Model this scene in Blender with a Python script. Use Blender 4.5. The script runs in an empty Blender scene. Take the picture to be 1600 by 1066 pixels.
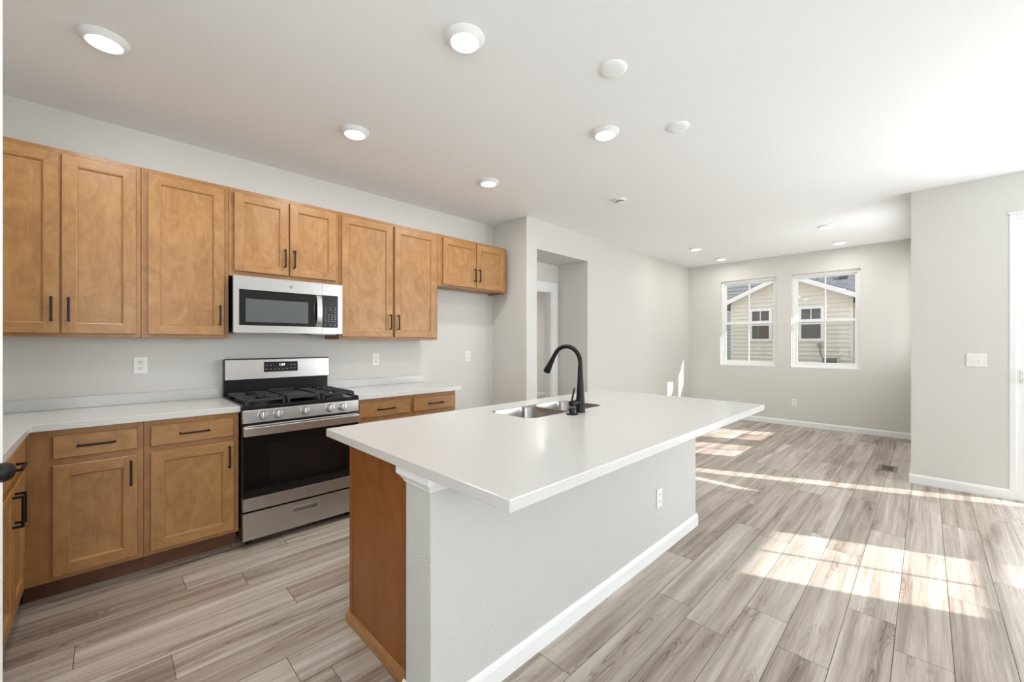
import bpy, bmesh, math, random
from mathutils import Matrix, Vector, Euler
random.seed(7)
S = bpy.context.scene
COL = S.collection
pi = math.pi

# ------------------------------------------------------------------ camera, world, sun, daylight, exposure
cam = bpy.data.cameras.new('camera')
cam.lens = 14.4; cam.sensor_width = 36; cam.shift_y = 0.0025; cam.clip_start = 0.02; cam.clip_end = 200
camo = bpy.data.objects.new('camera', cam); COL.objects.link(camo)
camo.location = (0, 0, 1.315); camo.rotation_euler = (pi/2, 0, -math.atan2(640, 648))
S.camera = camo

W = bpy.data.worlds.new('world'); S.world = W; W.use_nodes = True
bg = W.node_tree.nodes['Background']
bg.inputs[0].default_value = (0.93, 0.97, 1.0, 1); bg.inputs[1].default_value = 0.95

SUN_DIR = Vector((-0.425, 1.0, -0.663)).normalized()
sl = bpy.data.lights.new('sun', 'SUN'); sl.energy = 8.0; sl.angle = math.radians(0.5); sl.color = (1, 1, 0.99)
so = bpy.data.objects.new('sun', sl); COL.objects.link(so); so.location = (6, -6, 8)
so.rotation_euler = SUN_DIR.to_track_quat('-Z', 'Y').to_euler()

def daylight(name, loc, direc, w, h, power, color=(0.895, 0.955, 1.0)):
    l = bpy.data.lights.new(name, 'AREA'); l.shape = 'RECTANGLE'; l.size = w; l.size_y = h; l.energy = power; l.color = color
    o = bpy.data.objects.new(name, l); COL.objects.link(o); o.location = loc
    o.rotation_euler = Vector(direc).to_track_quat('-Z', 'Y').to_euler()
daylight('daylight_sliding_door', (5.62, -1.42, 1.2), (-1, 0.35, 0.3), 1.7, 2.25, 62)
daylight('daylight_fill_great_room', (4.47, -2.90, 1.67), (-0.75, 1, 0.45), 0.8, 1.4, 58)
daylight('daylight_fill_great_room', (-0.6, -2.90, 1.67), (0.1, 1, 0.5), 1.5, 1.4, 84)  # fill lamp at an added window, brightens the base cabinets
daylight('fill_rear', (-3.16, -0.75, 1.67), (1, 0, 3.2), 2.6, 1.4, 38)  # fill lamp behind the camera, tilted up to lift the ceiling
daylight('daylight_nook', (6.19, -0.10, 1.67), (0, 1, 0.3), 0.7, 1.4, 12)
daylight('daylight_nook', (7.31, -0.10, 1.67), (0, 1, 0.5), 0.7, 1.4, 2)

S.view_settings.view_transform = 'Standard'; S.view_settings.look = 'None'
S.view_settings.exposure = 0.45; S.view_settings.gamma = 1.0; S.view_settings.use_curve_mapping = False

# ------------------------------------------------------------------ materials
def srgb(*c):
    return tuple((v/255/12.92 if v/255 <= 0.04045 else ((v/255+0.055)/1.055)**2.4) for v in c) + (1,)

def mat(name, color, rough=0.5, metal=0.0, bump=None, emit=None, spec=None, coat=0.0):
    m = bpy.data.materials.new(name); m.use_nodes = True
    nt = m.node_tree; b = nt.nodes['Principled BSDF']
    b.inputs['Base Color'].default_value = color; b.inputs['Roughness'].default_value = rough; b.inputs['Metallic'].default_value = metal
    if spec is not None: b.inputs['Specular IOR Level'].default_value = spec
    if coat: b.inputs['Coat Weight'].default_value = coat; b.inputs['Coat Roughness'].default_value = 0.05
    if emit: b.inputs['Emission Color'].default_value = emit[0]; b.inputs['Emission Strength'].default_value = emit[1]
    if bump:
        scale, strength, dist = bump
        tc = nt.nodes.new('ShaderNodeTexCoord'); n = nt.nodes.new('ShaderNodeTexNoise'); bp = nt.nodes.new('ShaderNodeBump')
        n.inputs['Scale'].default_value = scale; n.inputs['Detail'].default_value = 3
        bp.inputs['Strength'].default_value = strength; bp.inputs['Distance'].default_value = dist
        nt.links.new(tc.outputs['Object'], n.inputs['Vector']); nt.links.new(n.outputs['Fac'], bp.inputs['Height']); nt.links.new(bp.outputs['Normal'], b.inputs['Normal'])
    return m

def ramp(nt, fac, stops):
    r = nt.nodes.new('ShaderNodeValToRGB'); e = r.color_ramp.elements
    while len(e) < len(stops): e.new(0.5)
    for el, (p, c) in zip(e, stops): el.position = p; el.color = c
    nt.links.new(fac, r.inputs['Fac']); return r.outputs['Color']

def noise(nt, vec, scale, detail=4, rough=0.5, dist=0.0):
    n = nt.nodes.new('ShaderNodeTexNoise'); n.inputs['Scale'].default_value = scale; n.inputs['Detail'].default_value = detail
    n.inputs['Roughness'].default_value = rough; n.inputs['Distortion'].default_value = dist
    nt.links.new(vec, n.inputs['Vector']); return n.outputs['Fac']

def vscale(nt, vec, s):
    v = nt.nodes.new('ShaderNodeVectorMath'); v.operation = 'MULTIPLY'; v.inputs[1].default_value = s
    nt.links.new(vec, v.inputs[0]); return v.outputs[0]

def mathn(nt, op, a, b=None, clamp=False):
    m = nt.nodes.new('ShaderNodeMath'); m.operation = op; m.use_clamp = clamp
    for i, x in enumerate((a, b)):
        if x is None: continue
        if isinstance(x, (int, float)): m.inputs[i].default_value = x
        else: nt.links.new(x, m.inputs[i])
    return m.outputs[0]

def mixc(nt, mode, fac, a, b):
    m = nt.nodes.new('ShaderNodeMix'); m.data_type = 'RGBA'; m.blend_type = mode
    for sock, x in ((m.inputs[0], fac), (m.inputs[6], a), (m.inputs[7], b)):
        if isinstance(x, (int, float)): sock.default_value = x
        elif isinstance(x, tuple): sock.default_value = x
        else: nt.links.new(x, sock)
    return m.outputs[2]

def wood(name, dark, mid, light, rough=0.38):
    m = mat(name, mid, rough); nt = m.node_tree; b = nt.nodes['Principled BSDF']
    uv = nt.nodes.new('ShaderNodeUVMap').outputs[0]
    fine = noise(nt, vscale(nt, uv, (1, 0.09, 1)), 80, 4, 0.6, 0.4)
    blot = noise(nt, vscale(nt, uv, (1, 0.6, 1)), 8, 6, 0.62, 1.6)
    f = mathn(nt, 'ADD', mathn(nt, 'MULTIPLY', fine, 0.26), mathn(nt, 'MULTIPLY', blot, 0.74))
    fleck = ramp(nt, noise(nt, vscale(nt, uv, (1, 0.5, 1)), 38, 2, 0.5, 0.8), [(0.70, (0, 0, 0, 1)), (0.80, (1, 1, 1, 1))])
    f = mathn(nt, 'SUBTRACT', f, mathn(nt, 'MULTIPLY', fleck, 0.14))
    c = ramp(nt, f, [(0.32, dark), (0.5, mid), (0.68, light)])
    nt.links.new(c, b.inputs['Base Color'])
    bp = nt.nodes.new('ShaderNodeBump'); bp.inputs['Strength'].default_value = 0.05; bp.inputs['Distance'].default_value = 0.002
    nt.links.new(fine, bp.inputs['Height']); nt.links.new(bp.outputs['Normal'], b.inputs['Normal'])
    return m

def plank_mat():
    m = mat('plank_floor', (0.4, 0.35, 0.3, 1), 0.36); nt = m.node_tree; b = nt.nodes['Principled BSDF']
    uv = nt.nodes.new('ShaderNodeUVMap').outputs[0]
    at = nt.nodes.new('ShaderNodeAttribute'); at.attribute_name = 'tone'
    streak = noise(nt, vscale(nt, uv, (0.42, 10, 1)), 1.5, 5, 0.6, 0.35)
    mid = noise(nt, vscale(nt, uv, (1.2, 40, 1)), 1.6, 3, 0.6, 0.3)
    fine = noise(nt, vscale(nt, uv, (5, 190, 1)), 1.5, 4, 0.65, 0.1)
    cath = noise(nt, vscale(nt, uv, (1.1, 8.0, 1)), 1.2, 2.0, 0.35, 0.3)
    rings = mathn(nt, 'SINE', mathn(nt, 'MULTIPLY', cath, 210.0))
    rings = mathn(nt, 'MULTIPLY', mathn(nt, 'POWER', mathn(nt, 'ADD', mathn(nt, 'MULTIPLY', rings, 0.5), 0.5), 4.0), 0.11)
    band = mathn(nt, 'MULTIPLY', rings, ramp(nt, cath, [(0.555, (0, 0, 0, 1)), (0.66, (1, 1, 1, 1))]))
    knot = mathn(nt, 'MULTIPLY', ramp(nt, cath, [(0.58, (0, 0, 0, 1)), (0.72, (1, 1, 1, 1))]), 0.07)
    f = mathn(nt, 'ADD', mathn(nt, 'ADD', mathn(nt, 'MULTIPLY', streak, 0.58), mathn(nt, 'MULTIPLY', mid, 0.22)), mathn(nt, 'MULTIPLY', fine, 0.20))
    f = mathn(nt, 'ADD', f, mathn(nt, 'MULTIPLY', mathn(nt, 'SUBTRACT', at.outputs['Fac'], 0.5), 0.13))
    f = mathn(nt, 'SUBTRACT', mathn(nt, 'SUBTRACT', f, band), knot)
    c = ramp(nt, f, [(0.26, srgb(102, 87, 74)), (0.40, srgb(149, 134, 121)), (0.52, srgb(180, 168, 156)), (0.66, srgb(210, 201, 192))])
    nt.links.new(c, b.inputs['Base Color'])
    bp = nt.nodes.new('ShaderNodeBump'); bp.inputs['Strength'].default_value = 0.08; bp.inputs['Distance'].default_value = 0.002
    nt.links.new(fine, bp.inputs['Height']); nt.links.new(bp.outputs['Normal'], b.inputs['Normal'])
    return m

def glass_mat(name, tint=(1, 1, 1, 1), gloss=0.06):
    m = bpy.data.materials.new(name); m.use_nodes = True; nt = m.node_tree; nt.nodes.clear()
    o = nt.nodes.new('ShaderNodeOutputMaterial'); t = nt.nodes.new('ShaderNodeBsdfTransparent'); g = nt.nodes.new('ShaderNodeBsdfGlossy')
    x = nt.nodes.new('ShaderNodeMixShader'); t.inputs[0].default_value = tint; g.inputs['Roughness'].default_value = 0.01
    x.inputs[0].default_value = gloss
    nt.links.new(t.outputs[0], x.inputs[1]); nt.links.new(g.outputs[0], x.inputs[2]); nt.links.new(x.outputs[0], o.inputs[0]); return m

def steel_mat(name, color, rough, horizontal=True):
    m = mat(name, color, rough, 1.0); nt = m.node_tree; b = nt.nodes['Principled BSDF']
    tc = nt.nodes.new('ShaderNodeTexCoord').outputs['Object']
    n = noise(nt, vscale(nt, tc, (1.5, 1.5, 260) if horizontal else (260, 260, 1.5)), 3, 3, 0.6)
    r = mathn(nt, 'ADD', mathn(nt, 'MULTIPLY', n, 0.12), rough - 0.06)
    nt.links.new(r, b.inputs['Roughness'])
    bp = nt.nodes.new('ShaderNodeBump'); bp.inputs['Strength'].default_value = 0.02; bp.inputs['Distance'].default_value = 0.001
    nt.links.new(n, bp.inputs['Height']); nt.links.new(bp.outputs['Normal'], b.inputs['Normal'])
    return m

def siding_mat(name, c):
    m = mat(name, c, 0.75); nt = m.node_tree; b = nt.nodes['Principled BSDF']
    tc = nt.nodes.new('ShaderNodeTexCoord').outputs['Object']
    n = noise(nt, tc, 3, 3)
    nt.links.new(mixc(nt, 'MULTIPLY', 0.25, c, ramp(nt, n, [(0.3, (0.82, 0.82, 0.82, 1)), (0.7, (1, 1, 1, 1))])), b.inputs['Base Color'])
    return m

def shingle_mat():
    m = mat('roof_shingle', srgb(86, 90, 100), 0.9); nt = m.node_tree; b = nt.nodes['Principled BSDF']
    uv = nt.nodes.new('ShaderNodeTexCoord').outputs['Object']
    n = noise(nt, vscale(nt, uv, (1, 3, 9)), 2.2, 6, 0.8)
    c = ramp(nt, n, [(0.35, srgb(62, 66, 75)), (0.5, srgb(94, 98, 107)), (0.65, srgb(128, 131, 138))])
    nt.links.new(c, b.inputs['Base Color']); return m

M = {}
M['wall'] = mat('wall_paint', srgb(215, 213, 208), 0.7, bump=(140, 0.35, 0.0025))
M['drywall'] = mat('orange_peel_drywall', srgb(200, 200, 196), 0.62, bump=(95, 0.75, 0.004))
M['ceiling'] = mat('ceiling_paint', srgb(246, 248, 249), 0.85, bump=(70, 0.35, 0.003))
M['trim'] = mat('white_trim', srgb(238, 239, 238), 0.35)
M['vinyl'] = mat('white_vinyl', srgb(240, 241, 240), 0.3)
M['plastic'] = mat('white_plastic', srgb(236, 236, 232), 0.35)
M['quartz'] = mat('white_quartz', srgb(208, 207, 204), 0.22, bump=(400, 0.02, 0.0005))
M['maple'] = wood('maple', (0.29, 0.128, 0.040, 1), (0.375, 0.188, 0.064, 1), (0.45, 0.245, 0.093, 1))
M['mapleb'] = wood('maple_frame', (0.27, 0.118, 0.038, 1), (0.345, 0.168, 0.058, 1), (0.41, 0.215, 0.082, 1))
M['maple_shade'] = wood('maple_shaded', (0.20, 0.062, 0.011, 1), (0.25, 0.084, 0.016, 1), (0.29, 0.104, 0.023, 1), 0.42)  # same maple with the end panel's shade put into the color
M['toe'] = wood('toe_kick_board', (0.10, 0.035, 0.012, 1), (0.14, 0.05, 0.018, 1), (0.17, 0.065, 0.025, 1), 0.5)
M['black'] = mat('matte_black', (0.008, 0.0075, 0.0075, 1), 0.42, 0.0, spec=0.3)
M['enamel'] = mat('black_enamel', (0.014, 0.014, 0.016, 1), 0.2, spec=0.35)
M['iron'] = mat('cast_iron', (0.022, 0.022, 0.024, 1), 0.5, bump=(300, 0.2, 0.001))
M['blackglass'] = mat('black_glass', (0.006, 0.006, 0.007, 1), 0.04, spec=0.5)
M['mwglass'] = mat('microwave_glass', (0.10, 0.108, 0.115, 1), 0.12, spec=0.6)
M['steel'] = steel_mat('brushed_steel', (0.52, 0.51, 0.495, 1), 0.30)
M['chrome'] = mat('satin_chrome', (0.70, 0.69, 0.675, 1), 0.28, 1.0)
M['sinksteel'] = steel_mat('sink_steel', (0.36, 0.34, 0.325, 1), 0.24, False)
M['print'] = mat('panel_print', (0.35, 0.36, 0.37, 1), 0.5)
M['digits'] = mat('clock_digits', (0.9, 0.95, 1, 1), 0.5, emit=((0.9, 0.95, 1, 1), 1.2))
M['slot'] = mat('dark_slot', (0.03, 0.03, 0.03, 1), 0.6)
M['emblem'] = mat('emblem_grey', (0.22, 0.22, 0.22, 1), 0.35, 0.8)
M['lens'] = mat('lamp_lens', (1, 1, 1, 1), 0.4, emit=((1, 0.985, 0.95, 1), 3.0))
M['glass'] = glass_mat('window_glass')
M['screen'] = glass_mat('insect_screen', (0.80, 0.80, 0.79, 1), 0.0)
M['densescreen'] = glass_mat('dense_insect_screen', (0.35, 0.35, 0.35, 1), 0.0)
M['darkpane'] = mat('neighbor_pane', (0.05, 0.055, 0.055, 1), 0.05, spec=0.7)
M['floor'] = plank_mat()
M['groove'] = mat('plank_groove', srgb(78, 68, 58), 0.8)
M['register'] = mat('register_bronze', srgb(140, 128, 112), 0.5, 0.2)
M['siding'] = siding_mat('lap_siding', srgb(226, 223, 214))
M['siding2'] = siding_mat('grey_siding', srgb(186, 192, 194))
M['ext_trim'] = mat('exterior_trim', srgb(238, 240, 246), 0.6)
M['shingle'] = shingle_mat()
M['soffit'] = mat('tan_soffit', srgb(170, 148, 96), 0.8)
M['acmetal'] = mat('condenser_metal', srgb(190, 190, 186), 0.5, 0.2)
M['acgrille'] = mat('condenser_grille', srgb(86, 84, 80), 0.6)
M['meter'] = mat('grey_box', srgb(140, 142, 142), 0.6)
M['gravel'] = mat('yard_gravel', srgb(150, 140, 122), 0.95, bump=(20, 0.5, 0.02))
M['doorpaint'] = mat('door_paint', srgb(242, 242, 239), 0.75)

# ------------------------------------------------------------------ mesh builder
AX = {'x': 0, 'y': 1, 'z': 2}
class B:
    def __init__(s):
        s.bm = bmesh.new(); s.uvl = s.bm.loops.layers.uv.new('UVMap'); s.grain = 'z'; s.smooth = False
    def uv(s, faces, grain=None, off=None):
        g = AX[grain or s.grain]; a, b = [i for i in range(3) if i != g]
        ou, ov = off or (random.uniform(0, 20), random.uniform(0, 20))
        for f in faces:
            for l in f.loops:
                c = l.vert.co; l[s.uvl].uv = (c[a] + c[b] + ou, c[g] + ov)
    def box(s, x0, x1, y0, y1, z0, z1, grain=None):
        v = [s.bm.verts.new((x, y, z)) for x in (x0, x1) for y in (y0, y1) for z in (z0, z1)]
        F = [(0, 1, 3, 2), (4, 6, 7, 5), (0, 4, 5, 1), (2, 3, 7, 6), (0, 2, 6, 4), (1, 5, 7, 3)]
        fs = [s.bm.faces.new([v[i] for i in f]) for f in F]; s.uv(fs, grain); return s
    def quad(s, pts, grain=None):
        f = s.bm.faces.new([s.bm.verts.new(p) for p in pts]); s.uv([f], grain); return s
    def prism(s, poly, axis, a0, a1, grain=None):
        """poly: 2-D points in the plane of the two other axes (in x,y,z order), extruded along axis."""
        def P(p, a):
            if axis == 'x': return (a, p[0], p[1])
            if axis == 'y': return (p[0], a, p[1])
            return (p[0], p[1], a)
        A = [s.bm.verts.new(P(p, a0)) for p in poly]; C = [s.bm.verts.new(P(p, a1)) for p in poly]
        fs = [s.bm.faces.new(A[::-1]), s.bm.faces.new(C)]
        n = len(poly)
        for i in range(n): fs.append(s.bm.faces.new([A[i], A[(i+1) % n], C[(i+1) % n], C[i]]))
        s.uv(fs, grain); return s
    def tube(s, pts, rad, n=16, cap=True):
        pts = [Vector(p) for p in pts]; rad = rad if isinstance(rad, (list, tuple)) else [rad]*len(pts)
        rings = []; ref = None
        for i, p in enumerate(pts):
            t = (pts[min(i+1, len(pts)-1)] - pts[max(i-1, 0)]).normalized()
            if ref is None: ref = Vector((0, 0, 1)) if abs(t.z) < 0.9 else Vector((1, 0, 0))
            u = (ref - t*ref.dot(t)).normalized(); w = t.cross(u); ref = u
            rings.append([s.bm.verts.new(p + (u*math.cos(2*pi*k/n) + w*math.sin(2*pi*k/n))*rad[i]) for k in range(n)])
        fs = []
        for a, b in zip(rings, rings[1:]):
            for k in range(n): fs.append(s.bm.faces.new([a[k], a[(k+1) % n], b[(k+1) % n], b[k]]))
        if cap: fs += [s.bm.faces.new(rings[0][::-1]), s.bm.faces.new(rings[-1])]
        s.uv(fs); s.smooth = True; return s
    def lathe(s, prof, center, n=40, up=Vector((0, 0, 1))):
        """prof: (radius, height) pairs around an axis through center."""
        c = Vector(center); q = Vector((0, 0, 1)).rotation_difference(Vector(up)); rings = []
        for r, h in prof:
            if r < 1e-6: rings.append([s.bm.verts.new(c + q @ Vector((0, 0, h)))])
            else: rings.append([s.bm.verts.new(c + q @ Vector((r*math.cos(2*pi*k/n), r*math.sin(2*pi*k/n), h))) for k in range(n)])
        fs = []
        for a, b in zip(rings, rings[1:]):
            for k in range(n):
                va = [a[k % len(a)]] + ([a[(k+1) % n]] if len(a) > 1 else []); vb = ([b[(k+1) % n]] if len(b) > 1 else []) + [b[k % len(b)]]
                f = va + vb
                if len(f) > 2: fs.append(s.bm.faces.new(f))
        s.uv(fs); s.smooth = True; return s
    def done(s, name, m, parent=None, mtx=None, bevel=0.0, seg=2, label=None, kind=None):
        if mtx is not None: s.bm.transform(mtx)
        if parent is not None: s.bm.transform(Matrix.Translation(-BASE[parent]))
        bmesh.ops.recalc_face_normals(s.bm, faces=s.bm.faces[:])
        me = bpy.data.meshes.new(name); s.bm.to_mesh(me); s.bm.free()
        for mm in (m if isinstance(m, list) else [m]): me.materials.append(mm)
        if s.smooth:
            me.polygons.foreach_set('use_smooth', [True]*len(me.polygons)); me.set_sharp_from_angle(angle=math.radians(35))
        o = bpy.data.objects.new(name, me); COL.objects.link(o)
        if parent is not None: o.parent = parent; BASE[o] = BASE[parent]
        else: BASE[o] = Vector((0, 0, 0))
        if bevel:
            md = o.modifiers.new('bevel', 'BEVEL'); md.width = bevel; md.segments = seg; md.limit_method = 'ANGLE'; md.angle_limit = math.radians(40); md.harden_normals = False
        if label: o['label'] = label
        if kind: o['kind'] = kind
        return o
BASE = {}
def thing(name, label, cat, loc, group=None, kind=None):
    o = bpy.data.objects.new(name, None); COL.objects.link(o); o.location = loc; o.empty_display_size = 0.1
    BASE[o] = Vector(loc)
    if label: o['label'] = label
    if cat: o['category'] = cat
    if group: o['group'] = group
    if kind: o['kind'] = kind
    return o
def tag(o, label, cat, group=None):
    o['label'] = label; o['category'] = cat
    if group: o['group'] = group
    return o
def struct(b, name, m, parent=None, **k): return b.done(name, m, parent, kind='structure', **k)

def face(axis, p):
    """local (u, d, z): u along the surface, d out into the room, z up. axis: the way the surface faces; p: its coordinate."""
    if axis == '-y': return Matrix(((1, 0, 0, 0), (0, -1, 0, p), (0, 0, 1, 0), (0, 0, 0, 1)))
    if axis == '+y': return Matrix(((1, 0, 0, 0), (0, 1, 0, p), (0, 0, 1, 0), (0, 0, 0, 1)))
    if axis == '-x': return Matrix(((0, -1, 0, p), (1, 0, 0, 0), (0, 0, 1, 0), (0, 0, 0, 1)))
    if axis == '+x': return Matrix(((0, 1, 0, p), (1, 0, 0, 0), (0, 0, 1, 0), (0, 0, 0, 1)))

def text_mesh(txt, name, size, mtx, m, parent, depth=0.0004):
    cu = bpy.data.curves.new(name, 'FONT'); cu.body = txt; cu.size = size; cu.extrude = depth; cu.align_x = 'CENTER'; cu.align_y = 'CENTER'
    to = bpy.data.objects.new(name, cu); COL.objects.link(to)
    dg = bpy.context.evaluated_depsgraph_get(); me = bpy.data.meshes.new_from_object(to.evaluated_get(dg))
    bpy.data.objects.remove(to)
    me.transform(mtx)
    if parent is not None: me.transform(Matrix.Translation(-BASE[parent]))
    me.materials.clear(); me.materials.append(m); me.name = name
    o = bpy.data.objects.new(name, me); COL.objects.link(o)
    if parent is not None: o.parent = parent
    BASE[o] = BASE.get(parent, Vector()); return o
# text lies in its local XY plane; stand it up to face -Y
UP = Matrix.Rotation(pi/2, 4, 'X')

# ------------------------------------------------------------------ room shell
CE = 2.75
def build_floor():
    b = B(); tone = b.bm.faces.layers.float.new('tone_f'); bm = b.bm
    x0, x1, y0, y1, pw, pl, g = -3.0, 8.6, -2.69, 6.9, 0.1785, 1.22, 0.0011
    known = {4: 2.07, 5: 1.305, 2: 2.276, 0: 2.62, 3: 3.19, 13: -0.1, 11: 0.192, 15: 0.30, 14: 0.546, 12: 0.684, 9: 0.534, 16: 0.843, 10: 1.0, 1: 3.29}
    k0 = math.floor((y0 - 0.1)/pw); k1 = math.ceil((y1 - 0.1)/pw); tones = []
    for k in range(k0, k1):
        ya, yb = max(y0, 0.1 + k*pw), min(y1, 0.1 + (k+1)*pw)
        if yb - ya < 0.01: continue
        off = known.get(k, random.uniform(0, pl)) % pl
        x = x0 - pl + (off - (x0 % pl)) % pl
        while x < x1:
            xa, xb = max(x0, x), min(x1, x + pl)
            if xb - xa > 0.01:
                f = bm.faces.new([bm.verts.new(p) for p in ((xa+g, ya+g, 0), (xb-g, ya+g, 0), (xb-g, yb-g, 0), (xa+g, yb-g, 0))])
                ou, ov = random.uniform(0, 90), random.uniform(0, 90); fl = random.choice((1, -1))
                for l in f.loops: l[b.uvl].uv = (l.vert.co.x*fl + ou, l.vert.co.y + ov)
                f[tone] = random.random()
            x += pl
    n = len(bm.faces)
    b.box(x0, x1, y0, y1, -0.05, -0.0015)
    bm.faces.ensure_lookup_table()
    vals = [f[tone] for f in bm.faces]
    for f in bm.faces[n:]: f.material_index = 1
    o = struct(b, 'floor', [M['floor'], M['groove']])
    at = o.data.attributes.new('tone', 'FLOAT', 'FACE'); at.data.foreach_set('value', vals)
build_floor()
struct(B().box(-3.12, 5.54, -2.83, 7.0, CE, CE+0.12).box(5.54, 8.7, -0.03, 7.0, CE, CE+0.12), 'ceiling', M['ceiling'])

def wall_holes(b, along, face0, face1, a0, a1, holes, z0=0, z1=CE):
    """wall slab with rectangular holes (a0,a1,z0,z1); along 'x' or 'y'."""
    cuts = sorted({a0, a1, *[h[0] for h in holes], *[h[1] for h in holes]})
    def bx(p, q, u, v):
        if along == 'x': b.box(p, q, face0, face1, u, v)
        else: b.box(face0, face1, p, q, u, v)
    for p, q in zip(cuts, cuts[1:]):
        h = [h for h in holes if h[0] <= p + 1e-6 and q <= h[1] + 1e-6]
        if not h: bx(p, q, z0, z1)
        else:
            if h[0][2] > z0: bx(p, q, z0, h[0][2])
            if h[0][3] < z1: bx(p, q, h[0][3], z1)
    return b

WZ0, WZ1 = 0.935, 2.42
struct(wall_holes(B(), 'y', 7.83, 7.97, -0.03, 3.285, [(0.68, 1.53, WZ0, WZ1), (1.735, 2.60, WZ0, WZ1)]), 'wall_back', M['wall'])
struct(B().box(4.535, 7.83, 3.165, 3.285, 0, CE), 'wall_nook_left', M['wall'])
struct(wall_holes(B(), 'x', -0.03, 0.105, 5.54, 7.83, [(5.78, 6.60, WZ0, WZ1), (6.88, 7.74, WZ0, WZ1)]), 'wall_nook_right', M['wall'])
struct(wall_holes(B(), 'y', 5.41, 5.54, -2.69, 0.105, [(-2.35, -0.489, 0, 2.40)]), 'wall_right', M['wall'])
struct(wall_holes(B(), 'x', -2.83, -2.69, -3.0, 5.54, [(4.02, 4.91, WZ0, WZ1), (-1.40, 0.20, WZ0, WZ1)]), 'wall_great_room', M['wall'])
struct(wall_holes(B(), 'y', -3.12, -3.0, -2.83, 1.24, [(-2.1, 0.6, WZ0, WZ1)]), 'wall_rear', M['wall'])
struct(B().box(-3.0, -0.72, 1.12, 1.24, 0, CE), 'wall_pantry', M['wall'])
struct(B().box(-1.05, -0.93, 1.24, 3.735, 0, CE), 'wall_left', M['wall'])
struct(B().box(-1.05, 3.355, 3.735, 3.855, 0, CE), 'wall_kitchen', M['wall'])
struct(B().box(3.355, 3.53, 3.165, 3.855, 0, CE), 'wall_fridge_side', M['wall'])
struct(B().box(3.53, 4.535, 3.165, 3.66, 2.41, CE), 'wall_alcove_header', M['wall'])
struct(B().box(4.535, 4.66, 3.285, 3.76, 0, CE), 'wall_alcove_right', M['wall'])
struct(wall_holes(B(), 'x', 3.66, 3.76, 3.53, 4.535, [(3.62, 4.385, 0, 2.04)]), 'wall_alcove_back', M['wall'])
struct(B().box(3.41, 8.6, 6.9, 7.0, 0, CE), 'wall_hall_back', M['wall'])
struct(B().box(8.6, 8.7, 3.285, 6.9, 0, CE), 'wall_hall_right', M['wall'])
struct(B().box(3.41, 3.53, 3.855, 6.9, 0, CE), 'wall_hall_left', M['wall'])

# baseboards: profile with a rounded top, height 0.085
def base_prof(h=0.085, t=0.013): return [(0, 0), (t, 0), (t, h-0.022), (t*0.72, h-0.009), (t*0.35, h-0.001), (0, h)]
def baseboard(name, mtx, u0, u1, parent=None):
    b = B(); b.prism(base_prof(), 'x', u0, u1)
    if parent is None: return struct(b, name, M['trim'], mtx=mtx)
    return b.done(name, M['trim'], parent, mtx=mtx)
baseboard('baseboard_back', face('-x', 7.83), 0.105, 3.165)
baseboard('baseboard_right', face('-x', 5.41), -0.489, 0.118)
baseboard('baseboard_nook_right', face('+y', 0.105), 5.41, 7.817)
baseboard('baseboard_left', face('-y', 3.165), 4.535, 7.817)
baseboard('baseboard_fridge', face('-y', 3.735), 2.34, 3.342)
baseboard('baseboard_fridge_side', face('-x', 3.355), 3.165, 3.735)
baseboard('baseboard_return', face('-y', 3.165), 3.342, 3.53)
baseboard('baseboard_alcove', face('-x', 4.535), 3.165, 3.647)
baseboard('baseboard_hall', face('-y', 6.9), 3.53, 8.6)
baseboard('baseboard_great_room', face('+y', -2.69), -3.0, 5.40)
# hall door casing
b = B(); b.box(4.385, 4.50, 3.645, 3.66, 0, 2.155); b.box(3.54, 4.385, 3.645, 3.66, 2.04, 2.155)
struct(b, 'trim_1', M['trim'], bevel=0.003)
b = B(); b.box(4.367, 4.385, 3.66, 3.77, 0, 2.022); b.box(3.62, 4.385, 3.66, 3.77, 2.022, 2.04)
struct(b, 'trim_2', M['trim'])
hl = bpy.data.lights.new('hall_fill_light', 'AREA'); hl.shape = 'DISK'; hl.size = 0.3; hl.energy = 38; hl.color = (1, 0.97, 0.93)  # unseen lamp added to brighten the hall
ho = bpy.data.objects.new('hall_fill_light', hl); COL.objects.link(ho); ho.location = (6.4, 5.4, 2.72)

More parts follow.
